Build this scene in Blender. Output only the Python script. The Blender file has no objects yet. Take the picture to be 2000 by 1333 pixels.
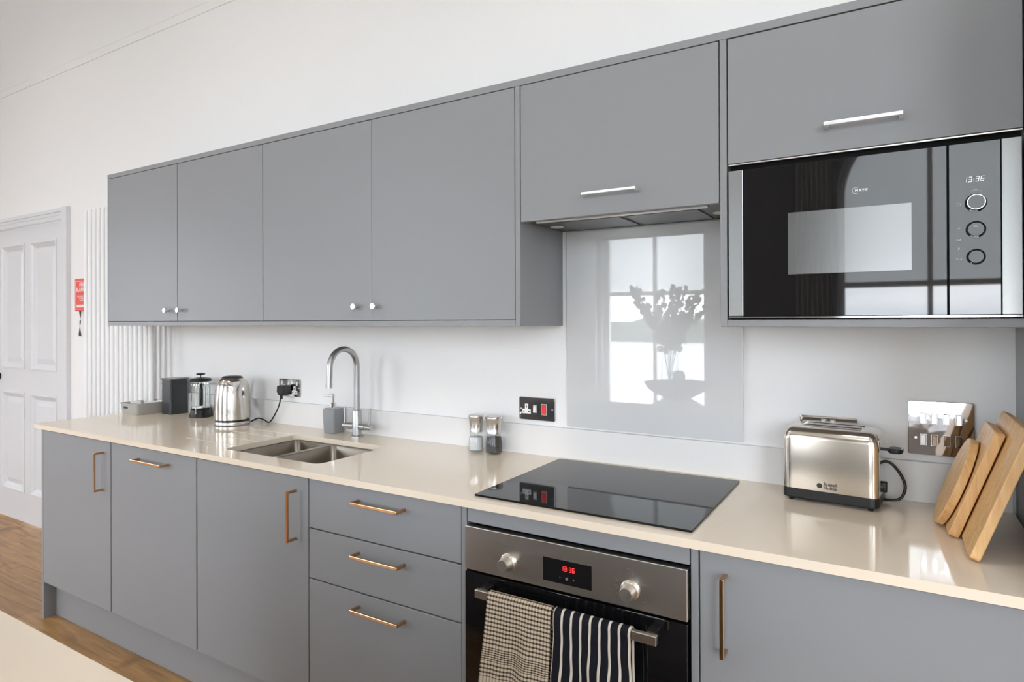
import bpy, bmesh, math, random
from mathutils import Vector, Matrix
random.seed(7)
SC = bpy.context.scene
COL = SC.collection
PI = math.pi

# ------------------------------------------------------------------ camera
TH, PITCH, ROLL = .5441, .0025, .0034
CAMLOC = Vector((1.6024, -1.9527, 1.3842))
F = Vector((-math.sin(TH)*math.cos(PITCH), math.cos(TH)*math.cos(PITCH), math.sin(PITCH)))
R0 = Vector((math.cos(TH), math.sin(TH), 0)); U0 = R0.cross(F)
RR = R0*math.cos(ROLL)-U0*math.sin(ROLL); UU = R0*math.sin(ROLL)+U0*math.cos(ROLL)
cam = bpy.data.cameras.new('camera'); co = bpy.data.objects.new('camera', cam); COL.objects.link(co)
M3 = Matrix((RR, UU, -F)).transposed()
co.matrix_world = Matrix.Translation(CAMLOC) @ M3.to_4x4()
cam.sensor_width = 36; cam.lens = 1233.07*36/2000; cam.shift_y = -42.74/2000; cam.clip_start = .02
SC.camera = co

# ------------------------------------------------------------------ light and exposure
SC.view_settings.view_transform = 'Standard'
SC.view_settings.look = 'None'
SC.view_settings.gamma = 1
SC.view_settings.exposure = 0.38
SC.cycles.max_bounces = 10; SC.cycles.diffuse_bounces = 6; SC.cycles.glossy_bounces = 5
SC.cycles.transmission_bounces = 8; SC.cycles.sample_clamp_indirect = 6
SC.cycles.caustics_reflective = False; SC.cycles.caustics_refractive = False
w = bpy.data.worlds.new('sky'); SC.world = w; w.use_nodes = True
nt = w.node_tree; bg = nt.nodes['Background']
tc = nt.nodes.new('ShaderNodeTexCoord'); sp = nt.nodes.new('ShaderNodeSeparateXYZ')
nz = nt.nodes.new('ShaderNodeTexNoise'); nz.inputs['Scale'].default_value = 3.0; nz.inputs['Detail'].default_value = 6
mpp = nt.nodes.new('ShaderNodeMapping'); mpp.inputs['Scale'].default_value = (1, 1, 5)
rp = nt.nodes.new('ShaderNodeValToRGB')
rp.color_ramp.elements[0].position = .35; rp.color_ramp.elements[0].color = (.62, .70, .80, 1)
rp.color_ramp.elements[1].position = .65; rp.color_ramp.elements[1].color = (.96, .985, 1.03, 1)
nt.links.new(tc.outputs['Generated'], mpp.inputs['Vector']); nt.links.new(mpp.outputs['Vector'], nz.inputs['Vector'])
nt.links.new(nz.outputs['Fac'], rp.inputs['Fac']); nt.links.new(rp.outputs['Color'], bg.inputs['Color'])
bg.inputs['Strength'].default_value = 10.0
FRONT = -4.5           # room face of the window wall
WINS = [(-3.9, -2.6), (-1.16, -.02), (1.20, 2.50), (3.3, 5.3)]  # outer two are unseen, sized to bring in more daylight
BLINDS = (1, 2)         # the windows whose roller blind is drawn
FILLWIN = (-4.1, -2.8, .6, 2.4)  # unseen window added to bring daylight in from the left
for x0, x1 in WINS:
    l = bpy.data.lights.new('window_daylight', 'AREA'); l.shape = 'RECTANGLE'; l.size = x1-x0; l.size_y = 2.5
    l.cycles.is_portal = True
    o = bpy.data.objects.new('window_daylight', l); COL.objects.link(o)
    o.location = ((x0+x1)/2, FRONT-.28, 1.75); o.rotation_euler = (PI/2, 0, PI)
l = bpy.data.lights.new('window_daylight', 'AREA'); l.shape = 'RECTANGLE'; l.size = 1.3; l.size_y = 1.8; l.cycles.is_portal = True
o = bpy.data.objects.new('window_daylight', l); COL.objects.link(o); o.location = (-6.45, -3.45, 1.5); o.rotation_euler = (PI/2, 0, -PI/2)
# ceiling lamp is added fill, made with the unseen downlights

# ------------------------------------------------------------------ materials
MATS = {}
def newmat(name):
    m = bpy.data.materials.new(name); m.use_nodes = True
    return m, m.node_tree, m.node_tree.nodes['Principled BSDF']
def mat(name, col, rough=.5, metal=0, bump=0, bscale=200, coat=0, spec=.5, emit=None, estr=0, var=0, trans=0, ior=1.45, alpha=1):
    if name in MATS: return MATS[name]
    m, nt, b = newmat(name)
    b.inputs['Base Color'].default_value = (*col, 1); b.inputs['Roughness'].default_value = rough
    b.inputs['Metallic'].default_value = metal; b.inputs['Coat Weight'].default_value = coat
    b.inputs['Coat Roughness'].default_value = .02
    b.inputs['Specular IOR Level'].default_value = spec; b.inputs['IOR'].default_value = ior
    b.inputs['Transmission Weight'].default_value = trans
    if emit: b.inputs['Emission Color'].default_value = (*emit, 1); b.inputs['Emission Strength'].default_value = estr
    tc = nt.nodes.new('ShaderNodeTexCoord'); n = nt.nodes.new('ShaderNodeTexNoise')
    n.inputs['Scale'].default_value = bscale; n.inputs['Detail'].default_value = 3
    nt.links.new(tc.outputs['Object'], n.inputs['Vector'])
    if bump:
        bp = nt.nodes.new('ShaderNodeBump'); bp.inputs['Strength'].default_value = bump; bp.inputs['Distance'].default_value = .001
        nt.links.new(n.outputs['Fac'], bp.inputs['Height']); nt.links.new(bp.outputs['Normal'], b.inputs['Normal'])
    v = var or .01
    mx = nt.nodes.new('ShaderNodeMixRGB'); mx.inputs['Color1'].default_value = (*[c*(1-v) for c in col], 1); mx.inputs['Color2'].default_value = (*[min(1, c*(1+v)) for c in col], 1)
    nt.links.new(n.outputs['Fac'], mx.inputs['Fac']); nt.links.new(mx.outputs['Color'], b.inputs['Base Color'])
    MATS[name] = m; return m
def brushed(name, col, rough=.25, scale=(2, 2, 400), amount=.12, metal=1):
    if name in MATS: return MATS[name]
    m, nt, b = newmat(name)
    b.inputs['Base Color'].default_value = (*col, 1); b.inputs['Metallic'].default_value = metal
    tc = nt.nodes.new('ShaderNodeTexCoord'); mp = nt.nodes.new('ShaderNodeMapping'); mp.inputs['Scale'].default_value = scale
    n = nt.nodes.new('ShaderNodeTexNoise'); n.inputs['Scale'].default_value = 1; n.inputs['Detail'].default_value = 4
    mr = nt.nodes.new('ShaderNodeMapRange'); mr.inputs['To Min'].default_value = rough-amount/2; mr.inputs['To Max'].default_value = rough+amount/2
    nt.links.new(tc.outputs['Object'], mp.inputs['Vector']); nt.links.new(mp.outputs['Vector'], n.inputs['Vector'])
    nt.links.new(n.outputs['Fac'], mr.inputs['Value']); nt.links.new(mr.outputs['Result'], b.inputs['Roughness'])
    bp = nt.nodes.new('ShaderNodeBump'); bp.inputs['Strength'].default_value = .06; bp.inputs['Distance'].default_value = .0005
    nt.links.new(n.outputs['Fac'], bp.inputs['Height']); nt.links.new(bp.outputs['Normal'], b.inputs['Normal'])
    MATS[name] = m; return m
WALL = mat('wall_paint', (.85, .843, .834), .55, bump=.05, bscale=90)
CEIL = mat('ceiling_paint', (.86, .86, .85), .8)
DOORW = mat('door_paint', (.72, .725, .74), .3, bump=.03, bscale=60)
TRIM = mat('trim_paint', (.80, .80, .80), .4)
GREY = mat('grey_cabinet', (.283, .289, .298), .38, bump=.02, bscale=500, spec=.4)
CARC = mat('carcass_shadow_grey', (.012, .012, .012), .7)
QUARTZ = mat('cream_quartz', (.82, .715, .575), .09, bscale=350, var=.02, spec=.5)
CHROME = mat('chrome', (.86, .86, .87), .06, 1)
SATIN = mat('satin_nickel', (.78, .78, .78), .22, 1)
FLOORTINT = mat('floor_reflection_metal', (.66, .38, .20), .18, 1)  # metal with the wood floor's warm reflection put into its colour
HANDLE = mat('satin_handle_metal', (.95, .95, .95), .32, 1)
STEEL = brushed('brushed_steel', (.62, .61, .60), .27)
STEELH = brushed('brushed_steel_sideways', (.78, .73, .68), .3, (3, 3, 900))
STEELV = brushed('brushed_steel_upright', (.37, .37, .36), .3, (600, 600, 3))
SINKM = brushed('sink_steel', (.24, .21, .175), .3, (300, 300, 4))
TAPM = mat('brushed_nickel_tap', (.46, .46, .46), .36, 1)
BLACKP = mat('black_plastic', (.012, .012, .013), .35)
BLACKM = mat('black_matt', (.008, .008, .008), .7)
GLASSB = mat('black_glass', (.006, .006, .007), .025, ior=1.66)
HOBM = mat('hob_glass', (.008, .008, .008), .04, ior=1.33)
WHITEP = mat('white_plastic', (.86, .86, .84), .3)
REDP = mat('red_switch', (.85, .03, .02), .3)
REDB = mat('red_box', (.80, .075, .05), .4)
RADM = mat('radiator_enamel', (.88, .88, .88), .3)
def thinglass():
    m, nt, b = newmat('clear_glass'); nt.nodes.remove(b); out = nt.nodes['Material Output']
    tr = nt.nodes.new('ShaderNodeBsdfTransparent'); gl = nt.nodes.new('ShaderNodeBsdfGlossy'); fr = nt.nodes.new('ShaderNodeFresnel'); mx = nt.nodes.new('ShaderNodeMixShader')
    tr.inputs['Color'].default_value = (.95, .96, .96, 1); gl.inputs['Roughness'].default_value = .02; fr.inputs['IOR'].default_value = 1.7
    ge = nt.nodes.new('ShaderNodeNewGeometry'); inv = nt.nodes.new('ShaderNodeMath'); inv.operation = 'SUBTRACT'; inv.inputs[0].default_value = 1
    mu = nt.nodes.new('ShaderNodeMath'); mu.operation = 'MULTIPLY'; nt.links.new(ge.outputs['Backfacing'], inv.inputs[1])
    nt.links.new(fr.outputs[0], mu.inputs[0]); nt.links.new(inv.outputs[0], mu.inputs[1]); fr.inputs['IOR'].default_value = 1.45
    nt.links.new(mu.outputs[0], mx.inputs[0]); nt.links.new(tr.outputs[0], mx.inputs[1]); nt.links.new(gl.outputs[0], mx.inputs[2]); nt.links.new(mx.outputs[0], out.inputs['Surface'])
    return m
GLASS = thinglass()
DIGW = mat('white_digits', (1, 1, 1), .5, emit=(.95, .98, 1), estr=1.0)
DIGR = mat('red_digits', (1, .02, .02), .5, emit=(1, .03, .03), estr=1.6)
PRINTW = mat('white_print', (.8, .8, .8), .5)
PRINTB = mat('black_print', (.03, .028, .025), .5)
PRINTG = mat('grey_print', (.16, .14, .13), .5)
SPLASH = mat('splashback_glass', (.69, .695, .70), .015, ior=1.75, coat=1)
CHAR = mat('charcoal_metal', (.035, .037, .04), .32)
TRAYM = mat('grey_plastic_tray', (.42, .41, .39), .45)
SOAPM = mat('grey_soap_bottle', (.27, .28, .29), .35)
BLANKET = mat('strap_black', (.01, .01, .01), .6)
SALT = mat('salt_grains', (.82, .82, .82), .7, bump=1, bscale=900, var=.2)
PEPPER = mat('peppercorns', (.06, .05, .045), .7, bump=1, bscale=500, var=.8)
LEAF = mat('eucalyptus_leaf', (.10, .14, .10), .5)
GRASS = mat('pale_shore', (.42, .43, .42), .9)
TREES = mat('tree_mass', (.12, .14, .12), .9, bump=1, bscale=2)
CURT = mat('curtain_cloth', (.66, .65, .63), .9)
MESHW = None

def woodmat(name, c1, c2, scale=(30, 3, 3), rough=.45, rings=8.):
    m, nt, b = newmat(name)
    tc = nt.nodes.new('ShaderNodeTexCoord'); mp = nt.nodes.new('ShaderNodeMapping'); mp.inputs['Scale'].default_value = scale
    n = nt.nodes.new('ShaderNodeTexNoise'); n.inputs['Scale'].default_value = 1.5; n.inputs['Detail'].default_value = 8; n.inputs['Distortion'].default_value = .6
    r = nt.nodes.new('ShaderNodeValToRGB'); r.color_ramp.elements[0].color = (*c1, 1); r.color_ramp.elements[1].color = (*c2, 1)
    r.color_ramp.elements[0].position = .3; r.color_ramp.elements[1].position = .7
    nt.links.new(tc.outputs['Object'], mp.inputs['Vector']); nt.links.new(mp.outputs['Vector'], n.inputs['Vector'])
    nt.links.new(n.outputs['Fac'], r.inputs['Fac']); nt.links.new(r.outputs['Color'], b.inputs['Base Color'])
    b.inputs['Roughness'].default_value = rough
    MATS[name] = m; return m
BAMBOO = woodmat('bamboo_board', (.60, .34, .13), (.80, .52, .25), (60, 60, 6))
def floormat():
    m, nt, b = newmat('oak_floor')
    tc = nt.nodes.new('ShaderNodeTexCoord')
    br = nt.nodes.new('ShaderNodeTexBrick'); br.offset = .37; br.inputs['Scale'].default_value = 1
    br.inputs['Brick Width'].default_value = 1.4; br.inputs['Row Height'].default_value = .16; br.inputs['Mortar Size'].default_value = .0012
    br.inputs['Color1'].default_value = (.33, .18, .066, 1); br.inputs['Color2'].default_value = (.42, .24, .095, 1); br.inputs['Mortar'].default_value = (.10, .06, .03, 1)
    mp = nt.nodes.new('ShaderNodeMapping'); mp.inputs['Scale'].default_value = (1.3, 14, 1)
    n = nt.nodes.new('ShaderNodeTexNoise'); n.inputs['Scale'].default_value = 2.5; n.inputs['Detail'].default_value = 9; n.inputs['Distortion'].default_value = 1.0
    r = nt.nodes.new('ShaderNodeValToRGB'); r.color_ramp.elements[0].color = (.55, .5, .45, 1); r.color_ramp.elements[1].color = (1.15, 1.12, 1.08, 1)
    r.color_ramp.elements[0].position = .3; r.color_ramp.elements[1].position = .65
    n2 = nt.nodes.new('ShaderNodeTexNoise'); n2.inputs['Scale'].default_value = 4.5; n2.inputs['Detail'].default_value = 2
    r2 = nt.nodes.new('ShaderNodeValToRGB'); r2.color_ramp.elements[0].color = (.45, .38, .33, 1); r2.color_ramp.elements[1].color = (1, 1, 1, 1)
    r2.color_ramp.elements[0].position = .27; r2.color_ramp.elements[1].position = .36
    mx = nt.nodes.new('ShaderNodeMixRGB'); mx.blend_type = 'MULTIPLY'; mx.inputs['Fac'].default_value = .8
    mx2 = nt.nodes.new('ShaderNodeMixRGB'); mx2.blend_type = 'MULTIPLY'; mx2.inputs['Fac'].default_value = .7
    L = nt.links.new
    L(tc.outputs['Object'], br.inputs['Vector']); L(tc.outputs['Object'], mp.inputs['Vector']); L(mp.outputs['Vector'], n.inputs['Vector'])
    L(tc.outputs['Object'], n2.inputs['Vector']); L(n.outputs['Fac'], r.inputs['Fac']); L(n2.outputs['Fac'], r2.inputs['Fac'])
    L(br.outputs['Color'], mx.inputs['Color1']); L(r.outputs['Color'], mx.inputs['Color2'])
    L(mx.outputs['Color'], mx2.inputs['Color1']); L(r2.outputs['Color'], mx2.inputs['Color2']); L(mx2.outputs['Color'], b.inputs['Base Color'])
    b.inputs['Roughness'].default_value = .38
    return m
FLOORM = floormat()
def meshmat():       # the dotted screen of the microwave window
    m, nt, b = newmat('dotted_screen')
    tc = nt.nodes.new('ShaderNodeTexCoord'); v = nt.nodes.new('ShaderNodeTexVoronoi'); v.inputs['Scale'].default_value = 300; v.inputs['Randomness'].default_value = 0
    r = nt.nodes.new('ShaderNodeValToRGB'); r.color_ramp.interpolation = 'LINEAR'
    r.color_ramp.elements[0].position = .25; r.color_ramp.elements[0].color = (.03, .03, .03, 1)
    r.color_ramp.elements[1].position = .45; r.color_ramp.elements[1].color = (.20, .20, .20, 1)
    nt.links.new(tc.outputs['Object'], v.inputs['Vector']); nt.links.new(v.outputs['Distance'], r.inputs['Fac']); nt.links.new(r.outputs['Color'], b.inputs['Base Color'])
    b.inputs['Roughness'].default_value = .22; b.inputs['Metallic'].default_value = .75; b.inputs['Coat Weight'].default_value = 1; b.inputs['Coat Roughness'].default_value = .02
    return m
MESHW = meshmat()
def clothmat(name, kind):
    m, nt, b = newmat(name); L = nt.links.new
    uv = nt.nodes.new('ShaderNodeUVMap'); sp = nt.nodes.new('ShaderNodeSeparateXYZ'); L(uv.outputs['UV'], sp.inputs['Vector'])
    def math(op, a, bb=None, c=None):
        n = nt.nodes.new('ShaderNodeMath'); n.operation = op
        for i, q in enumerate((a, bb, c)):
            if q is None: continue
            if isinstance(q, (int, float)): n.inputs[i].default_value = q
            else: L(q, n.inputs[i])
        return n.outputs[0]
    U, V = sp.outputs['X'], sp.outputs['Y']      # metres across / metres down
    def stripes(c, period, duty): return math('LESS_THAN', math('FRACT', math('DIVIDE', c, period)), duty)
    mx = nt.nodes.new('ShaderNodeMixRGB')
    if kind == 'check':
        a = stripes(U, .0085, .36); h = stripes(V, .0105, .42)
        hd = stripes(V, .0055, .5)
        band = math('MULTIPLY', math('GREATER_THAN', V, .135), math('LESS_THAN', V, .172))
        hh = math('ADD', math('MULTIPLY', h, math('SUBTRACT', 1, band)), math('MULTIPLY', hd, band))
        end = math('GREATER_THAN', V, .212)
        hh = math('MULTIPLY', hh, math('SUBTRACT', 1, end))
        tot = math('ADD', math('MULTIPLY', a, .42), math('MULTIPLY', hh, .78))
        tot = math('MINIMUM', tot, 1)
        mx.inputs['Color1'].default_value = (.66, .56, .42, 1); mx.inputs['Color2'].default_value = (.035, .022, .016, 1)
        L(tot, mx.inputs['Fac'])
    else:
        a = stripes(math('ADD', U, .004), .0235, .27)
        mx.inputs['Color1'].default_value = (.012, .013, .018, 1); mx.inputs['Color2'].default_value = (.72, .66, .57, 1)
        L(a, mx.inputs['Fac'])
    L(mx.outputs['Color'], b.inputs['Base Color'])
    n = nt.nodes.new('ShaderNodeTexNoise'); n.inputs['Scale'].default_value = 500
    bp = nt.nodes.new('ShaderNodeBump'); bp.inputs['Strength'].default_value = .4; bp.inputs['Distance'].default_value = .001
    L(n.outputs['Fac'], bp.inputs['Height']); L(bp.outputs['Normal'], b.inputs['Normal'])
    b.inputs['Roughness'].default_value = .9; b.inputs['Specular IOR Level'].default_value = .15
    return m
CHECK = clothmat('checked_cotton', 'check'); STRIPE = clothmat('striped_cotton', 'stripe')
def blindmat():
    m, nt, b = newmat('blind_fabric')
    nt.nodes.remove(b); out = nt.nodes['Material Output']
    d = nt.nodes.new('ShaderNodeBsdfDiffuse'); t = nt.nodes.new('ShaderNodeBsdfTranslucent'); mx = nt.nodes.new('ShaderNodeMixShader')
    d.inputs['Color'].default_value = (.8, .8, .79, 1); t.inputs['Color'].default_value = (.86, .86, .85, 1); mx.inputs['Fac'].default_value = .8
    nt.links.new(d.outputs[0], mx.inputs[1]); nt.links.new(t.outputs[0], mx.inputs[2]); nt.links.new(mx.outputs[0], out.inputs['Surface'])
    return m
BLINDM = blindmat()

# ------------------------------------------------------------------ mesh helpers
ORG = {}
def origin(o): return ORG.get(o.name, Vector((0, 0, 0)))
def nb(): return bmesh.new()
def _add(bm, tmp):
    me = bpy.data.meshes.new('t'); tmp.to_mesh(me); tmp.free(); bm.from_mesh(me); bpy.data.meshes.remove(me)
def box(bm, x0, x1, y0, y1, z0, z1, bev=0, seg=2):
    t = nb(); bmesh.ops.create_cube(t, size=1)
    for v in t.verts: v.co = Vector(((x0+x1)/2+v.co.x*(x1-x0), (y0+y1)/2+v.co.y*(y1-y0), (z0+z1)/2+v.co.z*(z1-z0)))
    if bev: bmesh.ops.bevel(t, geom=t.edges[:], offset=bev, segments=seg, profile=.5, affect='EDGES')
    _add(bm, t); return bm
def lathe(bm, cx, cy, prof, n=40, axis='Z', smooth=True, cap=True):
    """prof: (r, h) pairs; axis Z (h = z), Y (h = y; cx, cy read x, z) or X (h = x; cx, cy read y, z)"""
    t = nb(); rings = []
    for r, h in prof:
        ring = []
        for k in range(n if r > 1e-6 else 1):
            a = 2*PI*k/n; p, q = cx+r*math.cos(a), cy+r*math.sin(a)
            ring.append(t.verts.new((p, q, h) if axis == 'Z' else ((p, h, q) if axis == 'Y' else (h, p, q))))
        rings.append(ring)
    for a, b in zip(rings, rings[1:]):
        if len(a) == 1 and len(b) == 1: continue
        for k in range(n):
            k2 = (k+1) % n
            if len(a) == 1: t.faces.new((a[0], b[k], b[k2]))
            elif len(b) == 1: t.faces.new((a[k], a[k2], b[0]))
            else: t.faces.new((a[k], a[k2], b[k2], b[k]))
    for ring in (rings[0], rings[-1]):
        if len(ring) > 1 and cap:
            try: t.faces.new(ring)
            except ValueError: pass
    bmesh.ops.recalc_face_normals(t, faces=t.faces[:]); 
    for f in t.faces: f.smooth = smooth
    _add(bm, t); return bm
def tube(bm, pts, r, n=14, closed=False, cap=True):
    t = nb(); pts = [Vector(p) for p in pts]; rings = []; up = None
    for i, p in enumerate(pts):
        a = pts[i-1] if i else pts[i]; b = pts[i+1] if i < len(pts)-1 else pts[i]
        d = (b-a).normalized()
        if up is None: up = Vector((0, 0, 1)) if abs(d.z) < .9 else Vector((1, 0, 0))
        s = d.cross(up).normalized(); up = s.cross(d).normalized()
        rr = r[i] if isinstance(r, (list, tuple)) else r
        rings.append([t.verts.new(p+rr*(math.cos(2*PI*k/n)*s+math.sin(2*PI*k/n)*up)) for k in range(n)])
    for a, b in zip(rings, rings[1:]):
        for k in range(n): t.faces.new((a[k], a[(k+1) % n], b[(k+1) % n], b[k])).smooth = True
    if cap: t.faces.new(rings[0]); t.faces.new(rings[-1])
    bmesh.ops.recalc_face_normals(t, faces=t.faces[:]); _add(bm, t); return bm
def spline(ctrl, n=10):
    P = [Vector(p) for p in ctrl]; P = [P[0]*2-P[1]]+P+[P[-1]*2-P[-2]]; out = []
    for i in range(1, len(P)-2):
        for k in range(n):
            t = k/n; a, b, c, d = P[i-1:i+3]
            out.append(.5*((2*b)+(c-a)*t+(2*a-5*b+4*c-d)*t*t+(3*b-a-3*c+d)*t**3))
    out.append(P[-2]); return out
def prism(bm, poly, fn, h0, h1, bev=0, smooth=False):
    """extrude a 2-D outline; fn(p, q, h) -> 3-D point"""
    t = nb(); a = [t.verts.new(fn(p, q, h0)) for p, q in poly]; b = [t.verts.new(fn(p, q, h1)) for p, q in poly]
    n = len(poly); t.faces.new(a); t.faces.new(b[::-1])
    for k in range(n):
        f = t.faces.new((a[k], b[k], b[(k+1) % n], a[(k+1) % n])); f.smooth = smooth
    bmesh.ops.recalc_face_normals(t, faces=t.faces[:])
    if bev: bmesh.ops.bevel(t, geom=t.edges[:], offset=bev, segments=2, profile=.5, affect='EDGES')
    _add(bm, t); return bm
def rrect(x0, x1, y0, y1, r, n=6):
    out = []
    for cx, cy, a0 in ((x1-r, y1-r, 0), (x0+r, y1-r, 90), (x0+r, y0+r, 180), (x1-r, y0+r, 270)):
        for k in range(n+1):
            a = math.radians(a0+90*k/n); out.append((cx+r*math.cos(a), cy+r*math.sin(a)))
    return out
def XY(p, q, h): return (p, q, h)
def XZ(p, q, h): return (p, h, q)
def YZ(p, q, h): return (h, p, q)

def obj(name, bm, m, parent=None, label=None, smooth=None, local=False):
    me = bpy.data.meshes.new(name)
    if parent is not None and not local:
        L = origin(parent)
        bmesh.ops.translate(bm, verts=bm.verts[:], vec=-L)
    bm.to_mesh(me); bm.free(); me.materials.append(m)
    fl = [p.use_smooth for p in me.polygons]
    if any(fl):
        me.set_sharp_from_angle(angle=math.radians(38)); me.polygons.foreach_set('use_smooth', fl)
    if smooth is not None:
        for p in me.polygons: p.use_smooth = smooth
    o = bpy.data.objects.new(name, me); COL.objects.link(o)
    if parent is not None:
        o.parent = parent; ORG[o.name] = origin(parent)
    if label: o['label'] = label
    return o
def thing(name, label, cat, loc=(0, 0, 0), group=None, rotz=0):
    o = bpy.data.objects.new(name, None); COL.objects.link(o); o.location = loc; o.empty_display_size = .05
    o.rotation_euler = (0, 0, rotz)
    o['label'] = label; o['category'] = cat
    if group: o['group'] = group
    ORG[o.name] = Vector(loc) if not rotz else Vector((0, 0, 0)); return o
def tag(o, label, cat, group=None, kind=None):
    o['label'] = label; o['category'] = cat
    if group: o['group'] = group
    if kind: o['kind'] = kind
    return o
def struct(name, bm, m, label=None, smooth=None):
    o = obj(name, bm, m, smooth=smooth); o['kind'] = 'structure'
    if label: o['label'] = label; 
    return o
def text(name, s, size, m, parent, loc, rot=(PI/2, 0, 0), ext=.0004, sx=1, align='CENTER', bold=0, lines=.9):
    cu = bpy.data.curves.new(name, 'FONT'); cu.body = s; cu.size = size; cu.extrude = ext; cu.align_x = align; cu.align_y = 'CENTER'; cu.offset = bold; cu.space_line = lines
    t = bpy.data.objects.new('t', cu); COL.objects.link(t); bpy.context.view_layer.update()
    me = bpy.data.meshes.new_from_object(t.evaluated_get(bpy.context.evaluated_depsgraph_get()))
    bpy.data.objects.remove(t); me.materials.clear(); me.materials.append(m); me.name = name
    from mathutils import Euler
    me.transform(Matrix.Translation(Vector(loc)-(origin(parent) if parent else Vector())) @ Euler(rot).to_matrix().to_4x4() @ Matrix.Scale(sx, 4, (1, 0, 0)))
    o = bpy.data.objects.new(name, me); COL.objects.link(o)
    if parent: o.parent = parent; ORG[o.name] = origin(parent)
    return o
SEG = {'0': 'abcdef', '1': 'bc', '3': 'abgcd', '6': 'afgedc'}
def digits(s, x, z, h, y, slant=.15, pitch=None, th=None):
    bm = nb(); wd = h*.5; th = th or h*.1; pitch = pitch or h*.78; cx = x
    def seg(x0, z0, x1, z1):
        horiz = abs(z1-z0) < 1e-6; e = th/2
        q = [(x0+e*.4, z0-e), (x1-e*.4, z1-e), (x1-e*.4, z1+e), (x0+e*.4, z0+e)] if horiz else [(x0-e, z0+e*.4), (x0+e, z0+e*.4), (x0+e, z1-e*.4), (x0-e, z1-e*.4)]
        prism(bm, [(a+slant*(b-z), b) for a, b in q], XZ, y, y+.0006)
    for ch in s:
        if ch == ':':
            for k in (.3, .68): seg(cx-th*.5, z+h*k, cx+th*.5, z+h*k)
            cx += pitch*.42; continue
        P = dict(a=(0, h, wd, h), b=(wd, h/2, wd, h), c=(wd, 0, wd, h/2), d=(0, 0, wd, 0), e=(0, 0, 0, h/2), f=(0, h/2, 0, h), g=(0, h/2, wd, h/2))
        for k in SEG[ch]:
            a, b, c, d = P[k]; seg(cx+a, z+b, cx+c, z+d)
        cx += pitch
    return bm

# ------------------------------------------------------------------ the room
WY = .02            # plaster face of the kitchen wall
ZT = .909           # worktop height
L_, R_ = -6.2, 5.6; CH = 3.75
bm = nb()
DX0, DX1, DZ = -3.99, -2.905, 2.045     # door opening
box(bm, L_, DX0, WY, WY+.2, 0, CH); box(bm, DX1, R_, WY, WY+.2, 0, CH); box(bm, DX0, DX1, WY, WY+.2, DZ, CH)
struct('wall_back', bm, WALL)
struct('floor', box(nb(), L_-.2, R_+.2, FRONT-.3, 1.5, -.1, 0), FLOORM)
struct('ceiling', box(nb(), L_-.2, R_+.2, FRONT-.3, WY+.2, CH, CH+.1), CEIL)
bm = nb(); ya, yb_, za, zb_ = FILLWIN
box(bm, L_-.2, L_, FRONT-.3, ya, 0, CH); box(bm, L_-.2, L_, yb_, WY+.2, 0, CH); box(bm, L_-.2, L_, ya, yb_, 0, za); box(bm, L_-.2, L_, ya, yb_, zb_, CH)
struct('wall_left', bm, WALL)
bm = nb()
for y in (ya, (ya+yb_)/2-.02, yb_-.05): box(bm, L_-.14, L_-.09, y, y+.05, za, zb_)
for z in (za, 1.5, zb_-.05): box(bm, L_-.14, L_-.09, ya, yb_, z, z+.05)
struct('window_5', bm, TRIM)  # frame of the added side window
struct('wall_right', box(nb(), R_, R_+.2, FRONT-.3, WY+.2, 0, CH), WALL)
ZS, ZSP = .48, 2.42       # sill and springing of the arched heads
bm = nb(); xs = [L_]+[v for wn in WINS for v in wn]+[R_]
for i in range(0, len(xs), 2): box(bm, xs[i], xs[i+1], FRONT-.25, FRONT, 0, CH)
for x0, x1 in WINS:
    box(bm, x0, x1, FRONT-.25, FRONT, 0, ZS)
    r = (x1-x0)/2; cx = (x0+x1)/2; arc = [(cx+r*math.cos(PI*k/24), ZSP+r*math.sin(PI*k/24)) for k in range(25)]
    for a, b in zip(arc, arc[1:]):
        prism(bm, [(a[0], a[1]), (b[0], b[1]), (b[0], CH), (a[0], CH)], XZ, FRONT-.25, FRONT)
struct('wall_front', bm, mat('window_wall_paint', (.26, .26, .265), .6))  # dark grey holds the backlit shade of this wall
# picture rail on the kitchen wall
bm = nb(); box(bm, L_, R_, WY-.005, WY+.001, 2.985, 3.05, .002); box(bm, L_, R_, WY-.007, WY+.001, 3.03, 3.043, .003)
struct('trim_1', bm, WALL)
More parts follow.
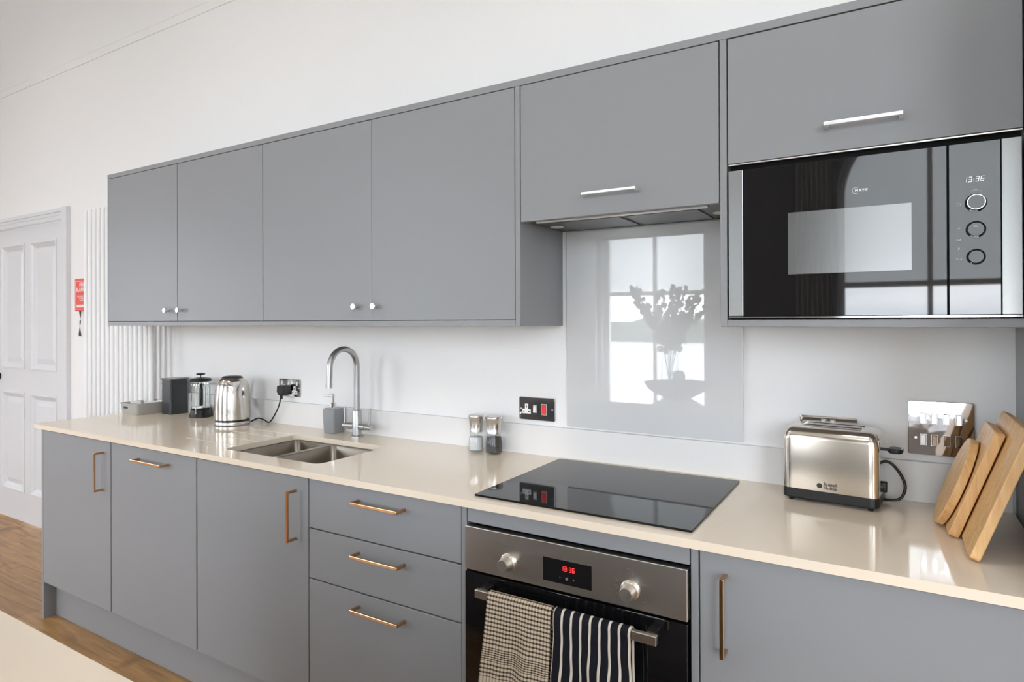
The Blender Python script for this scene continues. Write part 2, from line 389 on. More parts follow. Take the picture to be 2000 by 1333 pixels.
# windows
for i, (x0, x1) in enumerate(WINS):
    e = bpy.data.objects.new('window_%d' % (i+1), None); COL.objects.link(e); e['kind'] = 'structure'; e.location = (x0, FRONT, ZS); ORG[e.name] = Vector(e.location)
    y0, y1 = FRONT-.16, FRONT-.11; cx = (x0+x1)/2; r = (x1-x0)/2; zr = 1.67
    bm = nb(); box(bm, x0, x0+.05, y0, y1, ZS, ZSP); box(bm, x1-.05, x1, y0, y1, ZS, ZSP); box(bm, x0, x1, y0, y1, ZS, ZS+.07)
    box(bm, x0, x1, y0, y1+.02, zr-.02, zr+.025); box(bm, cx-.018, cx+.018, y0, y1, ZS, ZSP+r-.03)
    prev = None
    for k in range(25):
        a = PI*k/24; o_ = (cx+r*math.cos(a), ZSP+r*math.sin(a)); n_ = (cx+(r-.05)*math.cos(a), ZSP+(r-.05)*math.sin(a))
        if prev: prism(bm, [prev[0], o_, n_, prev[1]], XZ, y0, y1)
        prev = (o_, n_)
    obj('window_frame', bm, TRIM, e)
    bm = nb(); box(bm, x0-.06, x1+.06, FRONT-.11, FRONT+.05, ZS-.04, ZS, .006); obj('window_sill', bm, TRIM, e)
    if i not in BLINDS: continue
    poly = [(x0, ZS), (x1, ZS)]+[(cx+r*math.cos(PI*k/24), ZSP+r*math.sin(PI*k/24)) for k in range(25)]
    # roller blind drawn down to the meeting rail
    obj('roller_blind', prism(nb(), [(x0+.02, zr+.03), (x1-.02, zr+.03)]+[(cx+(r-.02)*math.cos(PI*k/24), ZSP+(r-.02)*math.sin(PI*k/24)) for k in range(25)], XZ, FRONT-.185, FRONT-.183), BLINDM, e)
# outside
struct('ground', box(nb(), -60, 60, -140, FRONT-.4, -1.4, -1.2), GRASS)
bm = nb(); pts = []
for k in range(61):
    x = -60+2*k; pts.append((x, 1.1+.5*math.sin(x*.21)+.35*math.sin(x*.57+1)+.2*math.sin(x*1.3)))
prism(bm, [(-60, -1.3)]+pts+[(60, -1.3)], XZ, -75, -70); struct('hills', bm, TREES)

# panelled door
e = bpy.data.objects.new('door_1', None); COL.objects.link(e); e['kind'] = 'structure'; e.location = (-3.0, WY, 0); ORG[e.name] = Vector(e.location)
lx0, lx1 = -3.965, -2.93
pan = [(-3.845, -3.513, 1.073, 1.915), (-3.400, -3.053, 1.073, 1.915), (-3.845, -3.513, .222, .889), (-3.400, -3.053, .222, .889)]
bm = nb(); yf = WY+.005
box(bm, lx0, lx1, yf+.018, yf+.045, .012, 2.035)
xsn = [lx0, -3.845, -3.513, -3.400, -3.053, lx1]
for a, b in ((0, 1), (2, 3), (4, 5)): box(bm, xsn[a], xsn[b], yf, yf+.02, .012, 2.035)
for z0, z1 in ((.012, .222), (.889, 1.073), (1.915, 2.035)): 
    for a, b in ((1, 2), (3, 4)): box(bm, xsn[a], xsn[b], yf, yf+.02, z0, z1)
obj('door_leaf', bm, DOORW, e)
for x0, x1, z0, z1 in pan:       # bolection moulding and raised field
    bm = nb()
    def ring(off, yy): return [(x0+off, yy, z0+off), (x1-off, yy, z0+off), (x1-off, yy, z1-off), (x0+off, yy, z1-off)]
    t = nb(); prof = [(-.014, yf), (-.012, yf-.008), (-.002, yf-.009), (.006, yf-.002), (.016, yf+.004), (.026, yf+.016), (.03, yf+.017), (.066, yf+.006), (.07, yf+.006)]
    rs = [[t.verts.new(c) for c in ring(o_, y_)] for o_, y_ in prof]
    for a, b in zip(rs, rs[1:]):
        for k in range(4): t.faces.new((a[k], a[(k+1) % 4], b[(k+1) % 4], b[k]))
    t.faces.new(rs[-1]); bmesh.ops.recalc_face_normals(t, faces=t.faces[:])
    _add(bm, t); obj('door_panel', bm, DOORW, e)
bm = nb()            # architrave: two legs and a stepped head
box(bm, lx1+.003, -2.855, WY-.026, WY+.03, 0, 2.118, .002)
for z0, z1, d in ((2.04, 2.118, .022), (2.04, 2.096, .030), (2.04, 2.076, .020)): pass
box(bm, DX0-.06, -2.868, WY-.020, WY+.03, 2.092, 2.116, .003)
box(bm, DX0-.06, -2.885, WY-.012, WY+.03, 2.072, 2.094, .003); box(bm, DX0-.06, -2.885, WY-.018, WY+.03, 2.040, 2.070, .004)
box(bm, DX0-.06, lx0-.003, WY-.026, WY+.03, 0, 2.118, .002)
obj('door_frame', bm, DOORW, e)
for z in (1.81, 1.04):
    bm = nb(); lathe(bm, lx1-.004, WY-.004, [(.0055, z), (.0055, z+.095)], 12); obj('hinge', bm, CHAR, e)
bm = nb(); lathe(bm, -3.9, 1.0, [(.0, yf-.055), (.022, yf-.053), (.027, yf-.04), (.02, yf-.028), (.009, yf-.02), (.009, yf), (.025, yf)], 24, 'Y'); obj('door_handle', bm, CHROME, e)
struct('baseboard_back', box(nb(), -2.85, R_, WY-.018, WY+.001, 0, .15, .004), TRIM)
# unseen ceiling downlights, added as fill light
for x in (-3.0, -.9, 1.2, 3.3):
    for y in (-1.3, -3.1):
        t = thing('added_downlight', 'added round white downlight, unseen fill in the ceiling', 'light', (x, y, CH), 'added ceiling fill lights')
        obj('trim_ring', lathe(nb(), x, y, [(.035, CH-.001), (.05, CH-.001), (.048, CH-.008), (.035, CH-.008)], 24, cap=False), WHITEP, t)
        l = bpy.data.lights.new('fill_lamp', 'AREA'); l.shape = 'DISK'; l.size = .07; l.energy = 4; l.color = (1, .97, .93); l.spread = 2.6
        o = bpy.data.objects.new('fill_lamp', l); COL.objects.link(o); o.location = (0, 0, -.01); o.parent = t
# curtains
def curtain(x0, x1, lab):
    n = 60; poly = []
    for k in range(n+1):
        x = x0+(x1-x0)*k/n; poly.append((x, FRONT+.10+.035*math.sin(k*.75)))
    poly2 = [(p, q+.004) for p, q in poly[::-1]]
    o = obj('curtain', prism(nb(), poly+poly2, XY, .02, 2.95), CURT); return tag(o, lab, 'curtain', 'curtains beside the windows')
curtain(-1.52, -1.17, 'pale full length curtain left of the window mirrored in the splashback')
curtain(.90, 1.17, 'pale full length curtain left of the window mirrored in the microwave')

# ------------------------------------------------------------------ base units
FB = -.563; DT = .019; ZB, ZU = .168, .889
def door_bm(x0, x1, y, z0, z1, g=.0021, t=DT): return box(nb(), x0+g, x1-g, y, y+t, z0+g, z1-g, .0012, 1)
def bar_handle(parent, a, b, y, m, r=.0045, proj=.032, name='handle', label=None):
    """flat square-section bar on two posts, from a=(x, z) to b=(x, z)"""
    bm = nb(); (xa, za), (xb, zb) = a, b
    if abs(xa-xb) < 1e-6:
        box(bm, xa-r, xa+r, y-proj-.006, y-proj, min(za, zb), max(za, zb), .0012)
        for z in (za, zb):
            s = 1 if z == min(za, zb) else -1
            box(bm, xa-r, xa+r, y-proj-.001, y+.001, min(z, z+s*.008), max(z, z+s*.008), .001)
    else:
        box(bm, xa, xb, y-proj-.006, y-proj, za-r, za+r, .0012)
        for x in (xa, xb):
            s = 1 if x == min(xa, xb) else -1
            box(bm, min(x, x+s*.008), max(x, x+s*.008), y-proj-.001, y+.001, za-r, za+r, .001)
    o = obj(name, bm, m, parent)
    if label: o['label'] = label
    return o
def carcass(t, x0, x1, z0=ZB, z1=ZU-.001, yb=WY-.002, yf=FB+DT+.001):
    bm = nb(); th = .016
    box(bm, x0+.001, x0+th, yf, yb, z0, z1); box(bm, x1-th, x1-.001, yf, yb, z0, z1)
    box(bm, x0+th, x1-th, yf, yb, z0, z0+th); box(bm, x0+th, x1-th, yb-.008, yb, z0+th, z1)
    box(bm, x0+th, x1-th, yf, yf+.004, z0+th, z1)      # dark sheet: door-gap shade put into its near-black colour
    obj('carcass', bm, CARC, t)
def base_unit(x0, x1, label, h, hm, name='base_cabinet', cat='cabinet', zt=ZU-.005):
    t = thing(name, label, cat, (x0, FB, ZB), 'grey base units')
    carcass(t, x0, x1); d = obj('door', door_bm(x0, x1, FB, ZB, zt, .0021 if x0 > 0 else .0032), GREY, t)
    bar_handle(d, h[0], h[1], FB, hm)
    return t
u1 = base_unit(-1.8, -1.2, 'grey base cabinet at the left end of the run with a vertical metal handle', ((-1.262, .672), (-1.262, .836)), FLOORTINT)
bm = nb(); prism(bm, [(FB+.001, 0), (FB+.001, ZB-.003), (FB+.001, ZU-.001), (WY-.002, ZU-.001), (WY-.002, 0)], YZ, -1.818, -1.8)
obj('end_panel', bm, GREY, u1)
base_unit(-1.2, -.6, 'grey dishwasher door with a short horizontal metal handle near its top', ((-.985, .836), (-.775, .836)), FLOORTINT, 'integrated_dishwasher', 'dishwasher')
base_unit(-.6, 0, 'grey cabinet under the sink with a vertical metal handle at its right', ((-.060, .676), (-.060, .840)), FLOORTINT)
t = thing('drawer_cabinet', 'grey three-drawer unit with metal bar handles left of the oven', 'drawers', (0, FB, ZB), 'grey base units')
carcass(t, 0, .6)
for z0, z1, hz in ((.725, ZU-.005, .842), (.565, .725, .684), (ZB, .565, .523)):
    d = obj('drawer', door_bm(0, .6, FB, z0, z1), GREY, t); bar_handle(d, (.215, hz), (.403, hz), FB, FLOORTINT)
base_unit(1.236, 1.836, 'grey base cabinet right of the oven with a vertical handle at its left', ((1.292, .674), (1.292, .842)), FLOORTINT)
# oven housing
t = thing('oven_housing', 'narrow grey side panels and filler strip framing the built-in oven', 'cabinet', (.6, FB, 0))
obj('side_panel', box(nb(), .601, .617, FB, WY-.002, 0, ZU-.001), GREY, t); obj('side_panel', box(nb(), 1.219, 1.235, FB, WY-.002, 0, ZU-.001), GREY, t)
obj('filler_strip', box(nb(), .6205, 1.2155, FB, FB+DT, .845, ZU-.002, .001), GREY, t)
obj('lower_panel', box(nb(), .6205, 1.2155, FB, FB+DT, ZB, .235, .001), GREY, t)
o = obj('plinth', box(nb(), -1.8, .6, FB+.05, FB+.066, .001, ZB-.001), GREY); tag(o, 'long grey plinth board recessed under the base cabinets left of the oven', 'plinth')
o = obj('plinth', box(nb(), .6185, 1.2175, FB+.05, FB+.066, .001, ZB-.001), GREY); tag(o, 'short grey plinth board below the oven', 'plinth')
o = obj('plinth', box(nb(), 1.2365, 1.85, FB+.05, FB+.066, .001, ZB-.001), GREY); tag(o, 'grey plinth board under the base cabinet right of the oven', 'plinth')

# worktop with sink cut-out and drainer grooves
WX0, WX1, WF, WB = -1.845, 1.852, FB-.0195, WY-.001
SX0, SX1, SY0, SY1 = -.545, -.035, -.492, -.150
gro = [(-.43, -.877), (-.335, -.87), (-.236, -.87), (-.158, -.845)]
bm = nb(); z0, z1 = ZU, ZT
outer = rrect(SX0, SX1, SY0, SY1, .03, 5)
def plate_with_hole(bm, X0, X1, Y0, Y1, hole, z0, z1):
    t = nb()
    for z, flip in ((z1, False), (z0, True)):
        o_ = [t.verts.new((x, y, z)) for x, y in ((X0, Y0), (X1, Y0), (X1, Y1), (X0, Y1))]
        h_ = [t.verts.new((x, y, z)) for x, y in hole]
        es = [t.edges.new((o_[i], o_[(i+1) % 4])) for i in range(4)]+[t.edges.new((h_[i], h_[(i+1) % len(h_)])) for i in range(len(h_))]
        bmesh.ops.triangle_fill(t, use_beauty=True, use_dissolve=False, edges=es)
        if not flip: oa, ha = o_, h_
        else: ob, hb = o_, h_
    for a, b in ((oa, ob), (ha, hb)):
        for i in range(len(a)): t.faces.new((a[i], b[i], b[(i+1) % len(a)], a[(i+1) % len(a)]))
    bmesh.ops.recalc_face_normals(t, faces=t.faces[:]); _add(bm, t)
plate_with_hole(bm, WX0, WX1, WF, WB, outer, z0, z1)
top = thing('worktop', 'long cream stone worktop over the grey base cabinets', 'worktop', (WX0, WF, ZU))
obj('slab', bm, QUARTZ, top)
# polished drainer runnels: shallow V strips that catch the light
GROOVE = mat('polished_groove', (.86, .77, .66), .05, spec=.7)
for y, x0 in gro:
    bm = nb()
    prism(bm, [(y-.004, ZT+.0001), (y-.0012, ZT+.0012), (y+.0012, ZT+.0012), (y+.004, ZT+.0001)], YZ, x0, SX0-.002); obj('drainer_groove', bm, GROOVE, top)
bm = nb(); box(bm, WX0+.02, WX1-.002, 0, WY-.001, ZT, 1.013, .0012); o = obj('upstand', bm, mat('white_upstand', (.80, .79, .78), .2), None)
tag(o, 'low white stone upstand running along the wall behind the worktop', 'upstand')
# sink
t = thing('sink', 'brown-toned steel sink with two undermounted bowls', 'sink', (SX0, SY0, ZU))
def bowl(x0, x1, y0, y1, depth, r=.03):
    bm = nb(); t_ = nb(); prof = [(-.012, 0), (0, 0), (.003, -.006), (.012, -depth*.9), (.03, -depth)]
    rs = []
    for off, dz in prof:
        rs.append([t_.verts.new((x, y, ZU-.001+dz)) for x, y in rrect(x0+off, x1-off, y0+off, y1-off, max(.006, r-off*.3), 6)])
    for a, b in zip(rs, rs[1:]):
        n = len(a)
        for k in range(n): t_.faces.new((a[k], a[(k+1) % n], b[(k+1) % n], b[k])).smooth = True
    t_.faces.new(rs[-1]); bmesh.ops.recalc_face_normals(t_, faces=t_.faces[:])
    for f in t_.faces: f.normal_flip()
    _add(bm, t_)
    lathe(bm, (x0+x1)/2, (y0+y1)/2+.05, [(0, ZU-depth+.003), (.035, ZU-depth+.003), (.042, ZU-depth)], 24)
    return bm
b1 = obj('bowl', bowl(SX0+.008, -.350, SY0+.008, SY1-.008, .13), SINKM, t, 'smaller left bowl'); 
b2 = obj('bowl', bowl(-.325, SX1-.008, SY0+.008, SY1-.008, .19), SINKM, t, 'larger right bowl')
obj('divider_bridge', box(nb(), -.351, -.324, SY0-.01, SY1+.01, ZU-.006, ZU-.0015), SINKM, t)
# tap
tx, ty = -.288, -.062
t = thing('mixer_tap', 'brushed steel gooseneck mixer tap with two levers behind the sink', 'tap', (tx, ty, ZT))
bm = nb(); lathe(bm, tx, ty, [(.026, ZT), (.026, ZT+.006), (.0185, ZT+.008), (.0185, 1.016), (.0165, 1.021), (.012, 1.022)], 28); obj('body', bm, TAPM, t)
rad = .073; zc = 1.198
pts = [(tx, ty, 1.015), (tx, ty, 1.09), (tx, ty, 1.15)]+[(tx, ty-rad+rad*math.cos(a), zc+rad*math.sin(a)*1.02) for a in [PI*k/20 for k in range(20)]]+[(tx, ty-2*rad, zc), (tx, ty-2*rad-.002, 1.16), (tx, ty-2*rad-.003, 1.128)]
bm = nb(); tube(bm, pts, .0118, 18); tube(bm, [(tx, ty-2*rad-.003, 1.140), (tx, ty-2*rad-.0035, 1.122)], .0128, 18); obj('spout', bm, TAPM, t)
for s in (-1, 1):
    bm = nb(); tube(bm, [(tx+s*.015, ty, .952), (tx+s*.048, ty, .952)], .0135, 20); tube(bm, [(tx+s*.048, ty, .952), (tx+s*.078, ty, .952)], .0105, 20)
    tube(bm, [(tx+s*.068, ty, .955), (tx+s*.072, ty, 1.03)], .0045, 12); obj('lever', bm, TAPM, t)
# soap dispenser
sx, sy = -.447, -.040
t = thing('soap_dispenser', 'grey square soap dispenser with chrome pump beside the tap', 'soap dispenser', (sx, sy, ZT))
bm = nb(); t_ = nb(); rs = []
for h, w_ in ((0, .030), (.003, .0325), (.05, .0345), (.095, .0355), (.103, .0345), (.105, .030)):
    rs.append([t_.verts.new((x, y, ZT+h)) for x, y in rrect(sx-w_, sx+w_, sy-w_*.92, sy+w_*.92, .010, 5)])
for a, b in zip(rs, rs[1:]):
    for k in range(len(a)): t_.faces.new((a[k], a[(k+1) % len(a)], b[(k+1) % len(a)], b[k])).smooth = True
t_.faces.new(rs[0]); t_.faces.new(rs[-1]); bmesh.ops.recalc_face_normals(t_, faces=t_.faces[:]); _add(bm, t_); obj('bottle', bm, SOAPM, t)
bm = nb(); lathe(bm, sx, sy, [(.013, 1.0135), (.013, 1.036), (.011, 1.038), (.0045, 1.039), (.0045, 1.058), (.0065, 1.06), (.0065, 1.072), (.004, 1.0745), (0, 1.0745)], 20)
tube(bm, [(sx, sy, 1.067), (sx-.022, sy-.018, 1.067), (sx-.029, sy-.024, 1.062)], [.004, .0035, .0028], 10); obj('pump', bm, CHROME, t)

# hob
t = thing('induction_hob', 'black glass hob set into the cream worktop', 'hob', (.62, -.54, ZT))
obj('glass_plate', prism(nb(), rrect(.626, 1.2155, -.541, -.030, .004, 3), XY, ZT+.0005, ZT+.0055, .0012), HOBM, t)

# ------------------------------------------------------------------ wall units
FU = -.275; UB, UT0, UT1, PB = 1.3865, 2.1095, 2.131, 1.3665
def knob(parent, x, z, y, m=HANDLE):
    bm = nb(); lathe(bm, x, z, [(.0055, y+.001), (.0055, y-.014), (.0105, y-.016), (.0115, y-.018), (.0115, y-.024), (.010, y-.0255), (0, y-.0255)], 24, 'Y'); return obj('knob', bm, m, parent)
def wcarcass(t, x0, x1, z0, z1): carcass(t, x0, x1, z0, z1, WY-.002, FU+DT+.001)
for x0, kn, lab in ((-1.8, (-1.268, -1.166), 'grey double wall cabinet at the left end with two small knobs'), (-.6, (-.071, .024), 'grey double wall cabinet above the sink with two round chrome knobs')):
    t = thing('wall_cabinet', lab, 'cabinet', (x0, FU, PB), 'grey wall units')
    wcarcass(t, x0, x0+1.2, UB, UT0)
    for j in (0, 1):
        g = .0022 if x0 < -1 else .0007
        d = obj('door', box(nb(), x0+.6*j+(.0022 if j == 0 else g), x0+.6*(j+1)-(.0022 if j else g), FU, FU+DT, UB+.0012, UT0-.002, .0006, 1), GREY, t)
        knob(d, kn[j], 1.437, FU)
    obj('bottom_panel', box(nb(), x0+.0005, x0+1.1995, FU, WY-.002, PB, UB-.0008, .0008, 1), GREY, t)
    if x0 < -1: obj('end_panel', box(nb(), x0-.010, x0, FU+.001, WY-.002, PB, UT0), GREY, t)
o = obj('cabinet_top_panel', box(nb(), -1.81, 1.856, FU, WY-.002, UT0+.0005, UT1, .0008, 1), GREY); tag(o, 'long grey top panel capping all the wall cabinets', 'panel')
# hood unit
t = thing('hood_cabinet', 'short grey wall cabinet above the hob with a silver bar handle', 'cabinet', (.6, FU, 1.69), 'grey wall units')
for a, b in ((.6005, .6175), (1.2185, 1.2355)): obj('side_panel', box(nb(), a, b, FU, WY-.002, PB, UT0, .0006, 1), GREY, t)
wcarcass(t, .618, 1.218, 1.72, UT0)
d = obj('door', box(nb(), .6205, 1.2155, FU, FU+DT, 1.688, UT0-.002, .0008, 1), GREY, t); bar_handle(d, (.838, 1.747), (1.000, 1.747), FU, HANDLE, .004, .028)
t = thing('extractor_hood', 'slim grey extractor hood tucked under the cabinet above the hob', 'extractor hood', (.62, -.25, 1.69))
HOODM = mat('hood_grey', (.11, .11, .11), .35, .4)
obj('hood_body', box(nb(), .6195, 1.2165, -.252, WY-.003, 1.692, 1.718), HOODM, t)
obj('pull_out_visor', box(nb(), .66, 1.18, -.25, -.235, 1.684, 1.6915, .001), STEELH, t)
obj('switch_slot', box(nb(), .905, 1.035, -.232, -.216, 1.6895, 1.6925), BLACKM, t)
for x in (.70, .93):
    bm = nb(); box(bm, x, x+.21, -.20, -.02, 1.6885, 1.6925)
    obj('grease_filter', bm, mat('filter_mesh_grey', (.17, .17, .17), .35, .6), t)
for x in (.655, 1.18): obj('hood_lamp', lathe(nb(), x, -.10, [(.022, 1.6925), (.022, 1.6895), (0, 1.6895)], 24), WHITEP, t)
# microwave unit
t = thing('microwave_cabinet', 'grey wall cabinet above the microwave with a long silver bar handle', 'cabinet', (1.236, FU, UB), 'grey wall units')
wcarcass(t, 1.236, 1.836, 1.79, UT0)
obj('bottom_panel', box(nb(), 1.2365, 1.8485, FU, WY-.002, PB, UB-.0015, .0008, 1), GREY, t)
obj('side_panel', box(nb(), 1.8375, 1.8485, FU, WY-.002, UB, UT0), GREY, t)
obj('niche_lining', box(nb(), 1.2365, 1.8365, -.23, WY-.003, UB, 1.788), BLACKM, t)
d = obj('door', box(nb(), 1.2385, 1.8345, FU, FU+DT, 1.785, UT0-.003, .0008, 1), GREY, t); bar_handle(d, (1.463, 1.843), (1.622, 1.843), FU, HANDLE, .0045, .03)
obj('door_edge_strip', box(nb(), 1.239, 1.834, FU+.002, FU+.010, 1.7805, 1.7835), STEELH, t)
# microwave
t = thing('microwave', 'built-in black glass microwave with steel side strips', 'microwave', (1.24, FU, 1.39))
YM = FU-.004
obj('housing', box(nb(), 1.242, 1.832, FU+.004, -.232, 1.392, 1.762), BLACKM, t)
dr = obj('door', box(nb(), 1.2765, 1.703, YM, FU+.004, 1.3935, 1.765, .0012), GLASSB, t)
obj('window_screen', box(nb(), 1.381, 1.637, YM-.0006, YM+.001, 1.495, 1.646), MESHW, dr)
obj('control_panel', box(nb(), 1.7055, 1.797, YM, FU+.004, 1.3935, 1.765, .0012), GLASSB, t)
cp = COL.objects['control_panel']
obj('trim_strip', box(nb(), 1.2405, 1.2755, YM-.001, FU+.004, 1.3935, 1.765, .0012), STEELV, t)
obj('trim_strip', box(nb(), 1.798, 1.8325, YM-.001, FU+.004, 1.3935, 1.765, .0012), STEELV, t)
obj('bottom_rail', box(nb(), 1.2405, 1.8325, YM-.001, FU+.004, 1.3885, 1.3925), CHROME, t)
dg = obj('clock_display', digits('13:36', 1.732, 1.680, .0105, YM-.0007, .12, .0088, .0006), DIGW, cp)
def mknob(x, z, r, part):
    bm = nb(); lathe(bm, x, z, [(r+.003, YM), (r+.003, YM-.0015), (r, YM-.002), (r, YM-.012 if part else YM-.004), (r-.001, YM-.0135 if part else YM-.005), (0, YM-.0135 if part else YM-.005)], 48, 'Y'); return obj('knob' if part else 'button', bm, GLASSB, cp)
k = mknob(1.7535, 1.634, .0165, 1)
obj('knob_ring', lathe(nb(), 1.7535, 1.634, [(.0145, YM-.0137), (.0150, YM-.0142), (.0160, YM-.0142), (.0165, YM-.0137), (.0165, YM-.012)], 48, 'Y', cap=False), CHROME, k)
mknob(1.7535, 1.577, .0150, 0); mknob(1.7535, 1.518, .0140, 0)
for x, z, s, sz in ((1.7235, 1.633, '(\u2022)', .008), (1.7235, 1.580, '90', .006), (1.7235, 1.556, '360', .006), (1.7235, 1.536, 'P', .0075), (1.7235, 1.514, 'Start', .006), (1.7525, 1.583, '600', .0058), (1.7525, 1.560, '1000', .0058)):
    text('symbol', s, sz, PRINTW, cp, (x, YM-.0056 if x > 1.75 else YM-.0004, z), ext=.0003)
bm = nb(); tube(bm, [(1.7535+.020*math.sin(a), YM-.0004, 1.640+.022*math.cos(a)) for a in [-.5+.1*k_ for k_ in range(11)]], .0004, 6); obj('dial_arc', bm, PRINTW, cp)
bm = nb(); tube(bm, [(1.5275+.0072*math.cos(a), YM-.0004, 1.685+.0072*math.sin(a)) for a in [1.0+.2*k_ for k_ in range(22)]], .0006, 6); obj('logo_ring', bm, PRINTW, dr)
text('logo', 'N E F F', .0072, PRINTW, dr, (1.5385, YM-.0004, 1.685), ext=.0003, sx=1.15, bold=.0004)
# tall unit at the right end
t = thing('tall_cabinet', 'tall grey housing panel at the right end of the worktop', 'cabinet', (1.856, -.6, 0))
obj('side_panel', box(nb(), 1.858, 1.876, -.60, WY-.002, 0, 2.131), GREY, t)
obj('carcass', box(nb(), 1.877, 2.45, -.575, WY-.002, .1, 2.131), CARC, t)
obj('door', door_bm(1.877, 2.45, -.597, .168, 2.128), GREY, t)
bar_handle(COL.objects[t.children[-1].name], (1.93, .9), (1.93, 1.1), -.597, FLOORTINT)
obj('plinth', box(nb(), 1.877, 2.45, -.55, -.53, 0, .1), GREY, t)

# splashback
o = obj('splashback', box(nb(), .637, 1.2185, .006, WY-.001, 1.020, 1.688, .0012), SPLASH); tag(o, 'glossy pale grey glass splashback on the wall behind the hob', 'splashback')

# ------------------------------------------------------------------ oven
t = thing('built_in_oven', 'built-in oven with steel control panel and black glass door', 'oven', (.62, FB, .24))
YO = -.577
obj('housing', box(nb(), .632, 1.204, FB+.012, -.04, .242, .832), BLACKM, t)
cp = obj('control_panel', box(nb(), .6215, 1.2145, YO, FB+.012, .7245, .8385, .0014), STEELH, t)
ds = obj('display', box(nb(), .858, .988, YO-.0008, YO+.002, .744, .8015), GLASSB, cp)
obj('clock_digits', digits('13:36', .9075, .7765, .0105, YO-.0014, .05, .0088, .0013), DIGR, ds)
text('symbol', '\u2212', .010, PRINTG, ds, (.905, YO-.0012, .7585), ext=.0003); text('symbol', '+', .010, PRINTG, ds, (.941, YO-.0012, .7585), ext=.0003)
bm = nb(); lathe(bm, .923, .7585, [(.0038, YO-.001), (.0038, YO-.0016), (.003, YO-.0016), (0, YO-.0014)], 16, 'Y'); obj('symbol', bm, PRINTG, ds)
KN = mat('satin_knob', (.62, .58, .52), .28, .9)
for x in (.757, 1.0835):
    bm = nb(); lathe(bm, x, .7665, [(.0225, YO), (.0225, YO-.004), (.0185, YO-.006), (.0165, YO-.010), (.0155, YO-.030), (.0145, YO-.0315), (.0, YO-.0315)], 40, 'Y'); obj('knob', bm, KN, cp)
def sym_box(x, z, h, inner):
    bm = nb(); e_ = .0006
    box(bm, x-h/2, x+h/2, YO-.0006, YO+.001, z-h/2-e_, z-h/2+e_); box(bm, x-h/2, x+h/2, YO-.0006, YO+.001, z+h/2-e_, z+h/2+e_)
    box(bm, x-h/2-e_, x-h/2+e_, YO-.0006, YO+.001, z-h/2, z+h/2); box(bm, x+h/2-e_, x+h/2+e_, YO-.0006, YO+.001, z-h/2, z+h/2)
    if inner: box(bm, x-e_, x+e_, YO-.0006, YO+.001, z-h/2, z+h/2)
    return obj('symbol', bm, PRINTG, cp)
sym_box(.757, .8085, .0095, 0); sym_box(1.0835, .809, .0115, 1)
for dx, dz in ((-.033, .018), (-.034, .002), (-.032, -.012)): sym_box(1.0835+dx, .7665+dz, .0065, 0)
for dx, dz, s in ((.033, .018, '100'), (.035, .000, '150'), (.033, -.020, '200')): text('symbol', s, .005, PRINTG, cp, (1.0835+dx, YO-.0003, .7665+dz))
for dx, dz in ((-.028, .016), (.03, .008)):
    bm = nb(); lathe(bm, .757+dx, .7665+dz, [(.0022, YO), (.0022, YO-.0004), (0, YO-.0004)], 10, 'Y'); obj('symbol', bm, PRINTG, cp)
dr = obj('door', box(nb(), .6215, 1.2145, YO, FB+.012, .245, .7185, .0014), GLASSB, t)
bm = nb(); box(bm, .684, 1.160, -.624, -.611, .6775, .6985, .0015); hd = obj('handle', bm, brushed('handle_steel', (.72, .66, .57), .3, (3, 900, 900)), dr)
for a in (.690, 1.132): obj('handle_post', box(nb(), a, a+.022, -.612, YO+.001, .680, .700, .003), BLACKP, dr)

# tea towels over the oven handle
def towel(name, x0, x1, zt, zfront, zback, m, fl, phase, amp, lab, thick=.003, puff=0):
    t_ = nb(); nu, rows = 60, []
    # path around the bar: (y, z, arc length)
    yc, hz = -.6175, .688
    path = []
    for k in range(26): z = zback+(hz+.004-zback)*k/25; path.append((yc+.0115, z))
    for k in range(1, 12): a = PI*k/12; path.append((yc+.0115*math.cos(a), hz+.004+.0105*math.sin(a)))
    for k in range(61): z = hz+.004-(hz+.004-zfront)*k/60; path.append((yc-.0125, z))
    itop = 31
    s = [0.]
    for a, b in zip(path, path[1:]): s.append(s[-1]+math.hypot(b[0]-a[0], b[1]-a[1]))
    uv = t_.loops.layers.uv.new('UVMap')
    for i, (y, z) in enumerate(path):
        row = []; dn = max(0, (hz-z)/.35)
        for j in range(nu+1):
            u = j/nu; front = i > itop
            x = x0+(x1-x0)*u + (fl[0]*(1-u)+fl[1]*u)*dn*(1 if front else .4)
            x += .004*math.sin(7*dn+phase)*dn
            wv = amp*(math.sin(u*6.3*1.5+phase+dn*1.2)*.5+.5)*min(1, dn*2.2)
            wv += amp*.35*math.sin(u*19+phase*2+dn*3)*min(1, dn*1.5)
            if puff: x += .0022*math.sin(z*42+u*9)*min(1, dn*2)
            if puff: wv += .0022*abs(math.sin(u*PI/ (.0235/(x1-x0)) ))+.0012*math.sin(z*95+u*4)
            yy = y-(wv if front else -wv*.15)
            zz = z-(.006*math.sin(u*PI)*-1 if False else 0)
            row.append(t_.verts.new((x, yy, zz)))
        rows.append(row)
    for i in range(len(rows)-1):
        for j in range(nu):
            f = t_.faces.new((rows[i][j], rows[i][j+1], rows[i+1][j+1], rows[i+1][j])); f.smooth = True
            for lp, (a, b) in zip(f.loops, ((i, j), (i, j+1), (i+1, j+1), (i+1, j))): lp[uv].uv = ((x1-x0)*b/nu, s[a]-s[itop])
    bmesh.ops.recalc_face_normals(t_, faces=t_.faces[:])
    o = obj(name, t_, m); md = o.modifiers.new('thickness', 'SOLIDIFY'); md.thickness = thick; md.offset = 1 if False else 0
    tag(o, lab, 'tea towel', 'tea towels on the oven handle'); return o
towel('tea_towel', .727, .906, .70, .40, .50, CHECK, (-.028, -.012), .4, .011, 'brown and cream checked tea towel hanging from the oven handle')
